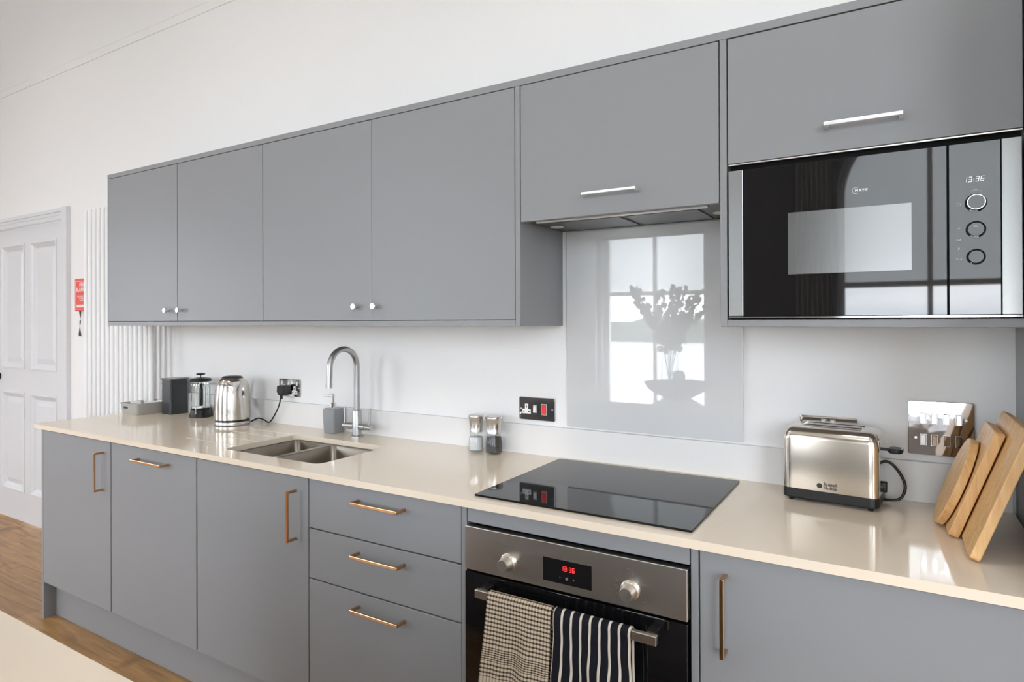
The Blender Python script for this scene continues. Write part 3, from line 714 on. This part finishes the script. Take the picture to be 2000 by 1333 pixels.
towel('tea_towel', .914, 1.103, .70, .36, .45, STRIPE, (-.004, .010), 1.9, .010, 'dark tea towel with thin cream vertical stripes on the oven handle', .004, 1)

# ------------------------------------------------------------------ sockets
def plate(t, x0, x1, z0, z1, m=CHROME, d=.005):
    bm = nb(); prism(bm, rrect(x0, x1, z0, z1, .005, 4), XZ, WY-d, WY-.0005, .0014); return obj('face_plate', bm, m, t)
def screws(t, pts):
    for x, z in pts:
        bm = nb(); lathe(bm, x, z, [(.0035, WY-.005), (.0035, WY-.0062), (.0028, WY-.0068), (0, WY-.0068)], 14, 'Y'); obj('screw', bm, SATIN, t)
def pins(t, x, z, s=1.):
    yy = WY-.0066
    bm = nb()
    prism(bm, [(x-.0065*s, z+.019*s), (x+.0065*s, z+.019*s), (x+.0065*s, z-.001*s), (x+.018*s, z-.001*s), (x+.018*s, z-.018*s), (x-.018*s, z-.018*s), (x-.018*s, z-.001*s), (x-.0065*s, z-.001*s)], XZ, yy, WY-.004, .0003)
    p = obj('socket_outlet', bm, WHITEP, t)
    bm = nb(); yy -= .0003
    box(bm, x-.002*s, x+.002*s, yy, yy+.002, z+.004*s, z+.012*s); 
    for d in (-.011, .011): box(bm, x+d*s-.0033*s, x+d*s+.0033*s, yy, yy+.002, z-.0115*s, z-.0075*s)
    obj('pin_holes', bm, BLACKM, p); return p
def rocker(t, x, z, w_, h_, m=WHITEP, mf=None, flip=False):
    bm = nb(); box(bm, x-w_/2-.0015, x+w_/2+.0015, WY-.0064, WY-.004, z-h_/2-.0015, z+h_/2+.0015, .0006)
    fr = obj('switch_frame', bm, mf or WHITEP, t)
    yt, yb2 = (-.0105, -.0078) if flip else (-.0078, -.0105); g = .0011
    box(fb_ := nb(), x-w_/2, x+w_/2, WY-.0067, WY-.0060, z-h_/2, z+h_/2); obj('switch_recess', fb_, BLACKM, t)
    bm = nb(); prism(bm, [(WY-.0062, z-h_/2+g), (WY-.0062, z+h_/2-g), (WY+yt, z+h_/2-g), (WY+yb2, z-h_/2+g)], YZ, x-w_/2+g, x+w_/2-g, .0003); return obj('rocker_switch', bm, m, fr)
# double socket with the kettle plug
t = thing('double_socket', 'chrome double wall socket between the kettle and the tap', 'socket', (-.79, WY, 1.036), 'chrome wall plates')
plate(t, -.866, -.722, 1.036, 1.118, mat('mid_chrome', (.5, .5, .52), .12, 1)); screws(t, [(-.860, 1.078), (-.729, 1.078)])
pins(t, -.826, 1.072); pins(t, -.758, 1.066); rocker(t, -.843, 1.098, .009, .015); rocker(t, -.741, 1.098, .009, .015); rocker(t, -.795, 1.098, .014, .018)
t = thing('cooker_switch', 'chrome cooker plate with a socket and a red switch left of the splashback', 'socket', (.51, WY, 1.03), 'chrome wall plates')
plate(t, .441, .585, 1.029, 1.110, mat('dark_chrome', (.42, .43, .46), .08, 1)); screws(t, [(.449, 1.068), (.576, 1.070)])
pins(t, .472, 1.068, .95); rocker(t, .506, 1.069, .011, .024); rocker(t, .543, 1.069, .018, .036, REDP)
t = thing('double_socket', 'chrome double wall socket half hidden behind the toaster', 'socket', (1.44, WY, 1.035), 'chrome wall plates')
plate(t, 1.372, 1.516, 1.033, 1.114); rocker(t, 1.4325, 1.096, .010, .016); rocker(t, 1.4555, 1.096, .010, .016); pins(t, 1.402, 1.068); pins(t, 1.487, 1.068)
t = thing('grid_switch', 'square chrome plate of eight switches beside the chopping boards', 'light switch', (1.70, WY, 1.03), 'chrome wall plates')
plate(t, 1.633, 1.776, 1.030, 1.171, mat('bowed_chrome', (.80, .80, .82), .05, 1, bump=1, bscale=9), d=.0055)
for j, z in enumerate((1.126, 1.070)):
    for x in (1.667, 1.691, 1.717, 1.743):
        rocker(t, x, z, .0125, .026, mat('dark_chrome', (.42, .43, .46), .08, 1) if (j == 0 and x > 1.7) else CHROME, SATIN, flip=(j == 1))  # top right pair: dim reflection put into a darker metal colour
screws(t, [(1.650, 1.130), (1.650, 1.074), (1.758, 1.126), (1.760, 1.070)])

# ------------------------------------------------------------------ kettle
kx, ky = -1.022, -.120
t = thing('kettle', 'stainless steel kettle with black lid next to the cafetiere', 'kettle', (kx, ky, ZT))
obj('power_base', lathe(nb(), kx, ky, [(.070, ZT), (.076, ZT+.002), (.078, ZT+.012), (.076, ZT+.018), (0, ZT+.018)], 48), STEEL, t)
obj('seal_ring', lathe(nb(), kx, ky, [(.073, ZT+.018), (.0745, ZT+.019), (.0745, ZT+.026), (.073, ZT+.027), (0, ZT+.027)], 48), BLACKP, t)
body = obj('body', lathe(nb(), kx, ky, [(.074, ZT+.0265), (.0785, ZT+.028), (.0785, ZT+.05), (.077, ZT+.11), (.074, ZT+.155), (.070, ZT+.183), (.062, ZT+.202), (.050, ZT+.213), (.047, ZT+.2145), (0, ZT+.2145)], 64), brushed('kettle_steel', (.66, .63, .58), .2, (2, 2, 300), .08), t)
obj('lid', lathe(nb(), kx, ky, [(.046, ZT+.213), (.046, ZT+.218), (.040, ZT+.223), (.020, ZT+.226), (0, ZT+.2265)], 40), CHAR, t)
# spout beak, pointing right and forward
sd = Vector((.846, -.533, 0)); sn = Vector((.533, .846, 0)); c0 = Vector((kx, ky, 0))
t_ = nb()
A = [c0+sd*.058-sn*.030+Vector((0, 0, ZT+.203)), c0+sd*.094+Vector((0, 0, ZT+.203)), c0+sd*.058+sn*.030+Vector((0, 0, ZT+.203))]
Bm = [c0+sd*.066-sn*.024+Vector((0, 0, ZT+.185)), c0+sd*.086+Vector((0, 0, ZT+.182)), c0+sd*.066+sn*.024+Vector((0, 0, ZT+.185))]
Cb = c0+sd*.0745+Vector((0, 0, ZT+.142))
va = [t_.verts.new(p) for p in A]; vb = [t_.verts.new(p) for p in Bm]; vc = t_.verts.new(Cb)
for a, b in ((0, 1), (1, 2)):
    t_.faces.new((va[a], va[b], vb[b], vb[a])).smooth = False; t_.faces.new((vb[a], vb[b], vc))
t_.faces.new(va); t_.faces.new((va[0], vb[0], vc, vb[2], va[2])); bmesh.ops.recalc_face_normals(t_, faces=t_.faces[:])
obj('spout', t_, CHROME, t)
hp = [c0-sd*r_+Vector((0, 0, ZT+z_)) for r_, z_ in ((.046, .212), (.068, .214), (.092, .203), (.104, .175), (.108, .13), (.104, .085), (.090, .055), (.074, .045))]
obj('handle', tube(nb(), spline(hp, 8), .009, 12), BLACKP, t)
obj('power_cord', tube(nb(), spline([(kx+.05, ky+.062, ZT+.008), (kx+.085, ky+.075, ZT+.024), (-.905, -.035, ZT+.016), (-.885, -.030, ZT+.007), (-.860, -.030, ZT+.022), (-.825, -.030, .975), (-.806, -.030, 1.01), (-.800, -.029, 1.045), (-.799, -.027, 1.062)], 10), .0032, 10), BLACKP, t)
bm = nb(); prism(bm, [(-.822, 1.090), (-.779, 1.090), (-.776, 1.060), (-.789, 1.045), (-.812, 1.045), (-.825, 1.060)], XZ, -.034, WY-.0072, .005)
lathe(bm, -.800, -.026, [(.0065, 1.028), (.0075, 1.05)], 14); obj('plug', bm, BLACKP, t)

# cafetiere
fx, fy = -1.368, -.055
t = thing('cafetiere', 'glass cafetiere with black lid and handle beside the kettle', 'coffee maker', (fx, fy, ZT))
bm = nb(); lathe(bm, fx, fy, [(.052, ZT), (.055, ZT+.003), (.053, ZT+.010), (.047, ZT+.020), (.047, ZT+.038), (.0455, ZT+.04), (.0455, ZT+.012), (0, ZT+.012)], 40); obj('base', bm, BLACKP, t)
bm = nb(); lathe(bm, fx, fy, [(.0, ZT+.014), (.043, ZT+.014), (.0445, ZT+.018), (.0445, ZT+.172), (.047, ZT+.178), (.0455, ZT+.178), (.043, ZT+.171), (.043, ZT+.019), (0, ZT+.0165)], 40); obj('beaker', bm, GLASS, t)
bm = nb(); lathe(bm, fx, fy, [(.050, ZT+.178), (.051, ZT+.182), (.046, ZT+.192), (.020, ZT+.197), (0, ZT+.197)], 40); obj('lid', bm, BLACKP, t)
bm = nb(); lathe(bm, fx, fy, [(.0022, ZT+.197), (.0022, ZT+.208), (.004, ZT+.209), (.019, ZT+.210), (.021, ZT+.214), (.019, ZT+.218), (0, ZT+.219)], 24); obj('plunger_knob', bm, BLACKP, t)
bm = nb(); lathe(bm, fx, fy, [(.0018, ZT+.05), (.0018, ZT+.18)], 10); lathe(bm, fx, fy, [(.042, ZT+.047), (.042, ZT+.052), (0, ZT+.053)], 32); obj('plunger', bm, SATIN, t)
bm = nb()
for a in (0, PI/2, PI, 3*PI/2):
    a += .5; x, y = fx+.0465*math.cos(a), fy+.0465*math.sin(a); tube(bm, [(x, y, ZT+.015), (x, y, ZT+.165)], .0016, 8)
lathe(bm, fx, fy, [(.0455, ZT+.158), (.0475, ZT+.158), (.0475, ZT+.166), (.0455, ZT+.166)], 40, cap=False); obj('wire_frame', bm, CHROME, t)
hd = Vector((.855, -.52, 0)); f0 = Vector((fx, fy, 0))
obj('handle', tube(nb(), spline([f0+hd*r_+Vector((0, 0, ZT+z_)) for r_, z_ in ((.046, .160), (.062, .165), (.078, .158), (.084, .135), (.083, .10), (.077, .075), (.074, .066))], 8), [.007]*20+[.0085]*29, 12), BLACKP, t)

# canister
t = thing('storage_canister', 'tall dark charcoal canister with a thin lid behind the grey tray', 'canister', (-1.61, -.05, ZT))
obj('body', prism(nb(), rrect(-1.640, -1.557, -.098, -.004, .008, 4), XY, ZT, 1.086, .0015), CHAR, t)
obj('lid', prism(nb(), rrect(-1.645, -1.552, -.103, -.001, .008, 4), XY, 1.0865, 1.0935, .0015), mat('canister_lid', (.14, .14, .145), .25), t)
obj('seam', box(nb(), -1.641, -1.556, -.0988, -.003, 1.066, 1.0672), BLACKP, t)
# tray
tx0, tx1, ty0, ty1 = -1.838, -1.680, -.205, -.020
t = thing('storage_tray', 'open light grey plastic tray with handle hole at the worktop end', 'tray', (-1.76, -.11, ZT))
bm = nb(); t_ = nb(); rs = []
for off, z, r in ((.010, ZT, .012), (.008, ZT+.002, .014), (0, ZT+.052, .018), (-.0035, ZT+.053, .02), (-.0035, ZT+.057, .02), (.004, ZT+.057, .018), (.012, ZT+.005, .014)):
    rs.append([t_.verts.new((x, y, z)) for x, y in rrect(tx0+off, tx1-off, ty0+off, ty1-off, r, 5)])
for a, b in zip(rs, rs[1:]):
    for k in range(len(a)): t_.faces.new((a[k], a[(k+1) % len(a)], b[(k+1) % len(a)], b[k])).smooth = True
t_.faces.new(rs[0]); t_.faces.new(rs[-1]); bmesh.ops.recalc_face_normals(t_, faces=t_.faces[:]); _add(bm, t_); obj('shell', bm, TRAYM, t)
bm = nb(); prism(bm, rrect(-1.800, -1.762, ZT+.030, ZT+.041, .005, 4), XZ, ty0+.0015, ty0+.006); obj('handle_hole', bm, BLACKP, t)
for i, (x, y, a, g) in enumerate(((-1.775, -.150, .6, .3), (-1.745, -.060, 1.3, .5), (-1.715, -.050, .2, .2), (-1.715, -.100, .9, .4))):
    bm = nb(); box(bm, -.027, .027, -.003, .003, 0, .040, .0024)
    bmesh.ops.rotate(bm, verts=bm.verts[:], cent=(0, 0, 0), matrix=Matrix.Rotation(a, 3, 'Z') @ Matrix.Rotation(g, 3, 'X'))
    bmesh.ops.translate(bm, verts=bm.verts[:], vec=(x, y, ZT+.024))
    o = obj('paper_sachet', bm, WHITEP); tag(o, 'white folded paper sachet standing in the grey tray', 'sachet', 'white sachets in the grey tray')

# salt and pepper mills
def mill(x, y, lab, fill, s, lvl):
    t = thing('pepper_mill' if fill is PEPPER else 'salt_mill', lab, 'mill', (x, y, ZT), 'salt and pepper mills')
    P = [(0, ZT+.001), (.027*s, ZT+.001), (.030*s, ZT+.004), (.030*s, ZT+.022), (.0285*s, ZT+.045), (.0235*s, ZT+.066), (.0235*s, ZT+.072), (.0215*s, ZT+.072), (.0215*s, ZT+.066), (.0265*s, ZT+.045), (.0275*s, ZT+.022), (.0275*s, ZT+.007), (0, ZT+.006)]
    obj('glass_jar', lathe(nb(), x, y, P, 36), GLASS, t)
    obj('contents', lathe(nb(), x, y, [(0, ZT+.0075), (.0262*s, ZT+.0085), (.0268*s, ZT+.022), (.0258*s, ZT+.045), (.0235*s, lvl), (0, lvl+.001)], 30), fill, t)
    obj('grinder_top', lathe(nb(), x, y, [(0, ZT+.0722), (.0245*s, ZT+.0722), (.0245*s, ZT+.078), (.0238*s, ZT+.08), (.0265*s, ZT+.108), (.0295*s, ZT+.125), (.0300*s, ZT+.126), (.0300*s, ZT+.130), (.028*s, ZT+.134), (0, ZT+.136)], 40), brushed('mill_steel', (.62, .60, .58), .22, (400, 400, 3)), t)
mill(.300, -.055, 'salt mill with steel top and white salt, left of the pair', SALT, .94, ZT+.054)
mill(.376, -.052, 'pepper mill with steel top and dark peppercorns, right of the pair', PEPPER, 1.06, ZT+.058)

# ------------------------------------------------------------------ toaster (built around its own origin, then turned)
rz = math.radians(-5.5)
t = thing('toaster', 'shiny steel two-slot toaster with a black base by the wall', 'toaster', (1.4645, -.090, ZT), rotz=rz)
def L(name, bm, m, parent, smooth=None): return obj(name, bm, m, parent, local=True, smooth=smooth)
HW, HD = .111, .068
TM = brushed('toaster_steel', (.74, .68, .60), .2, (2, 2, 300), .08)
def section(hd, r, z0, z1, n=10):
    out = [(-hd, z0), (-hd, z1-r)]
    out += [(-hd+r-r*math.cos(PI/2*k/n), z1-r+r*math.sin(PI/2*k/n)) for k in range(1, n+1)]
    out += [(hd-r+r*math.sin(PI/2*k/n), z1-r+r*math.cos(PI/2*k/n)) for k in range(0, n+1)]
    out += [(hd, z0)]; return out
t_ = nb(); rs = []
for x, sc in ((-HW, .72), (-HW+.002, .86), (-HW+.007, .95), (-HW+.015, .99), (-HW+.022, 1), (HW-.022, 1), (HW-.015, .99), (HW-.007, .95), (HW-.002, .86), (HW, .72)):
    hh = .194-(1-sc)*.10
    rs.append([t_.verts.new((x, y, z)) for y, z in section(HD-(1-sc)*.05, .030, .034, hh)])
for a, b in zip(rs, rs[1:]):
    for k in range(len(a)-1): t_.faces.new((a[k], a[k+1], b[k+1], b[k])).smooth = True
t_.faces.new(rs[0]); t_.faces.new(rs[-1]); bmesh.ops.recalc_face_normals(t_, faces=t_.faces[:])
body = L('body', t_, TM, t)
for y in (-.022, .022):
    L('toast_slot', box(nb(), -.068, .068, y-.011, y+.011, .1935, .1950, .0004), BLACKM, body)
    bm = nb(); box(bm, -.070, .070, y-.0125, y-.0105, .1940, .1972, .0006); box(bm, -.070, .070, y+.0105, y+.0125, .1940, .1972, .0006); L('slot_rim', bm, CHROME, body)
L('base', prism(nb(), rrect(-HW-.001, HW+.001, -HD-.001, HD+.001, .018, 6), XY, .008, .0345, .004), BLACKP, t)
for x in (-.092, .092):
    for y in (-.05, .05): L('foot', lathe(nb(), x, y, [(.006, 0), (.0065, .001), (.0065, .010)], 16), BLACKP, t)
bm = nb(); box(bm, HW-.004, HW+.0015, -.050, .050, .04, .175, .002); L('end_plate', bm, CHROME, t)
bm = nb(); box(bm, HW+.001, HW+.016, -.004, .004, .144, .151, .001); prism(bm, rrect(HW+.014, HW+.046, -.022, .022, .012, 6), XY, .141, .153, .004); L('lever', bm, BLACKP, t)
bm = nb(); lathe(bm, -.026, .058, [(.014, HW+.001), (.014, HW+.012), (.012, HW+.014), (0, HW+.014)], 28, 'X'); L('browning_knob', bm, BLACKP, t)
L('power_cord', tube(nb(), spline([(HW-.01, .064, .105), (HW+.012, .070, .100), (HW+.034, .066, .075), (HW+.045, .060, .045), (HW+.035, .052, .016), (HW+.008, .050, .008), (HW-.03, .06, .006)], 10), .0036, 10), BLACKP, t)
lg = text('lettering', 'Russell\nHobbs', .0115, PRINTB, None, (-.012, -HD-.0006, .049), align='LEFT', bold=.0002, lines=.78); lg.parent = body
bm = nb(); lathe(bm, -.0215, .0485, [(.0065, -HD+.001), (.0065, -HD-.0006), (.0052, -HD-.0006), (.0052, -HD-.0002), (0, -HD-.0002)], 24, 'Y'); box(bm, -.0265, -.0165, -HD-.0006, -HD+.001, .0478, .0492); box(bm, -.0245, -.0185, -HD-.0006, -HD+.001, .0512, .0522); box(bm, -.0245, -.0185, -HD-.0006, -HD+.001, .0448, .0458)
L('logo', bm, PRINTB, body)

# ------------------------------------------------------------------ chopping boards leaning on the tall unit
LEAN = math.atan(.36)
def board(outline, xb, thick, lab, extra=None):
    """outline in (y, s): y along the wall depth, s up the slope; face bottom at x=xb"""
    bm = nb(); sn, cs = math.sin(LEAN), math.cos(LEAN)
    def fn(p, q, h): return (xb+q*sn+h*cs, p, ZT+.0005+q*cs-h*sn+thick*sn)
    prism(bm, outline, fn, 0, thick, .002)
    o = obj('chopping_board', bm, BAMBOO); tag(o, lab, 'chopping board', 'wooden chopping boards'); return o
board(rrect(-.437, -.100, 0, .272, .012, 4), 1.731-.006, .018, 'largest rectangular wooden chopping board, rearmost and leaning on the grey panel')
board(rrect(-.292, -.120, 0, .246, .010, 4), 1.708-.008, .020, 'middle rectangular wooden chopping board between the round and the large one')
board([(-.183+.088*math.cos(2*PI*k/48), .105+.105*math.sin(2*PI*k/48)) for k in range(48)], 1.684-.006, .017, 'round wooden chopping board, frontmost of the leaning stack')

# ------------------------------------------------------------------ radiator and fire blanket
t = thing('column_radiator', 'tall white column radiator on the wall beside the panelled door', 'radiator', (-2.14, -.05, .2))
tb = None
NX = 15
for k in range(NX):
    x = -2.462+k*.0485
    if tb is None:
        bm = nb(); lathe(bm, 0, 0, [(0, .20), (.008, .203), (.0130, .215), (.0138, .23), (.0138, 2.015), (.0130, 2.03), (.008, 2.042), (0, 2.044)], 18)
        tb = obj('tube', bm, RADM, t, local=True); tb.location = (x+2.14, -.070+.05, -.2)
    else:
        c = tb.copy(); COL.objects.link(c); c.parent = t; c.location = (x+2.14, -.070+.05, -.2)
bm = nb()
for z in (.26, 1.985): tube(bm, [(-2.462, -.040, z), (-2.462+.0485*(NX-1), -.040, z)], .016, 14)
for k in range(NX): 
    x = -2.462+k*.0485
    for z in (.26, 1.985): tube(bm, [(x, -.04, z), (x, -.066, z)], .011, 8)
obj('header_rail', bm, RADM, t)
bm = nb()
for z in (.4, 1.8):
    for x in (-2.3, -1.98): box(bm, x-.012, x+.012, -.058, WY-.001, z-.02, z+.02)
obj('bracket', bm, RADM, t)
t = thing('fire_blanket', 'red fire blanket box with black pull tapes beside the radiator', 'fire blanket', (-2.625, WY, 1.45))
fb = obj('case', box(nb(), -2.715, -2.535, -.020, WY-.001, 1.452, 1.650, .004), REDB, t)
bm = nb(); e_ = .0015
for a, b, c, d in ((-2.705, -2.545, 1.462, 1.4635), (-2.705, -2.545, 1.632, 1.6335), (-2.705, -2.7035, 1.462, 1.6335), (-2.5465, -2.545, 1.462, 1.6335)): box(bm, a, b, -.0206, -.0190, c, d)
obj('border_line', bm, PRINTW, fb)
text('lettering', 'FIRE\nBLANKET', .034, PRINTW, fb, (-2.625, -.0204, 1.598), bold=.0005)
text('lettering', 'PULL TAPES DOWN\nTO RELEASE\nBLANKET', .013, PRINTW, fb, (-2.625, -.0204, 1.530))
box_ = box(nb(), -2.69, -2.56, -.0206, -.0190, 1.474, 1.490); obj('label_strip', box_, PRINTW, fb)
for x in (-2.678, -2.590):
    t_ = nb(); rows = []
    for k in range(21):
        s_ = k/20; a = 1.9*s_*PI/1.9*1.0; wd = .010+.004*s_ if k != 8 else .004
        z = 1.453-.155*s_; cxx = x+.003*math.sin(s_*6); rows.append((t_.verts.new((cxx-wd*abs(math.cos(a*1.1))-.002, -.006+.004*math.sin(a), z)), t_.verts.new((cxx+wd*abs(math.cos(a*1.1))+.002, -.006-.004*math.sin(a), z))))
    for a, b in zip(rows, rows[1:]): t_.faces.new((a[0], a[1], b[1], b[0]))
    o = obj('pull_tape', t_, BLANKET, t); md = o.modifiers.new('thickness', 'SOLIDIFY'); md.thickness = .0015

# ------------------------------------------------------------------ island with its things
IX0, IX1, IY0, IY1 = -.38, 1.45, -2.62, -1.4975
t = thing('kitchen_island', 'island with a cream stone top in the bottom left corner', 'kitchen island', (0, -2.0, 0))
obj('worktop', box(nb(), IX0, IX1, IY0, IY1, ZU, ZT, .0015), QUARTZ, t)
obj('carcass', box(nb(), IX0+.03, IX1-.03, IY0+.03, IY1-.03, .10, ZU-.001), GREY, t)
obj('plinth', box(nb(), IX0+.07, IX1-.07, IY0+.08, IY1-.08, 0, .10), GREY, t)
o = thing('fruit_bowl', 'wide dark bowl standing on the island', 'bowl', (.47, -1.85, ZT))
obj('bowl', lathe(nb(), .47, -1.85, [(.07, ZT+.001), (.085, ZT+.004), (.17, ZT+.05), (.20, ZT+.095), (.195, ZT+.097), (.165, ZT+.055), (.08, ZT+.012), (0, ZT+.010)], 40), CHAR, o)
for i, (dx, dy, dz, r) in enumerate(((-.07, 0, .075, .042), (.02, .05, .078, .045), (.08, -.02, .08, .043), (0, -.06, .08, .044), (.01, 0, .135, .040))):
    x, y, z = .47+dx, -1.85+dy, ZT+dz
    bm = nb(); lathe(bm, x, y, [(0, z-r*.92), (r*.5, z-r*.86), (r*.9, z-r*.4), (r, z), (r*.9, z+r*.45), (r*.5, z+r*.8), (r*.12, z+r*.72), (0, z+r*.68)], 24)
    o = obj('fruit', bm, mat('dull_green_fruit', (.10, .11, .05), .4)); tag(o, 'round dull green fruit in the dark bowl on the island', 'fruit', 'fruit in the bowl on the island')
vx, vy = .285, -2.30
t = thing('glass_vase', 'clear glass cylinder vase standing on the island', 'vase', (vx, vy, ZT))
obj('glass', lathe(nb(), vx, vy, [(0, ZT+.001), (.058, ZT+.001), (.06, ZT+.004), (.06, ZT+.27), (.0575, ZT+.27), (.0575, ZT+.012), (0, ZT+.012)], 36), GLASS, t)
random.seed(11)
bq = thing('eucalyptus_bouquet', 'bunch of leafy eucalyptus stems in the glass vase on the island', 'plant', (vx, vy, ZT+.015))
for k, (ex, ey, ez) in enumerate(((-.26, -.02, .70), (-.20, .05, .60), (-.05, .06, .66), (.03, -.05, .70), (.10, .04, .68), (.16, 0, .62), (.22, .05, .66), (.20, -.06, .55), (.05, .08, .58))):
    b0 = Vector((vx-.2*ex*.15, vy, ZT+.015)); end = Vector((vx+ex, vy+ey, ZT+ez))
    mid = b0.lerp(end, .5)+Vector((-ex*.18, 0, .05)); pts = spline([b0, mid, end], 12)
    o = obj('stem', tube(nb(), pts, .0022, 8), mat('stem_brown', (.12, .09, .05), .6), bq)
    bm = nb()
    for i in range(9, len(pts)):
        for s in (-1, 1):
            c = pts[i]+Vector((s*random.uniform(.016, .026), random.uniform(-.01, .01), random.uniform(-.006, .012))); r = random.uniform(.017, .028)
            t_ = nb(); bmesh.ops.create_circle(t_, cap_ends=True, segments=10, radius=r)
            for v in t_.verts: v.co.z += 6*(v.co.x**2+v.co.y**2)
            bmesh.ops.solidify(t_, geom=t_.faces[:], thickness=.0006)
            bmesh.ops.transform(t_, matrix=Matrix.Translation(c) @ Matrix.Rotation(random.uniform(0, 6.3), 4, 'Z') @ Matrix.Rotation(random.uniform(.7, 1.6), 4, 'X'), verts=t_.verts[:]); _add(bm, t_)
    obj('leaves', bm, LEAF, o)
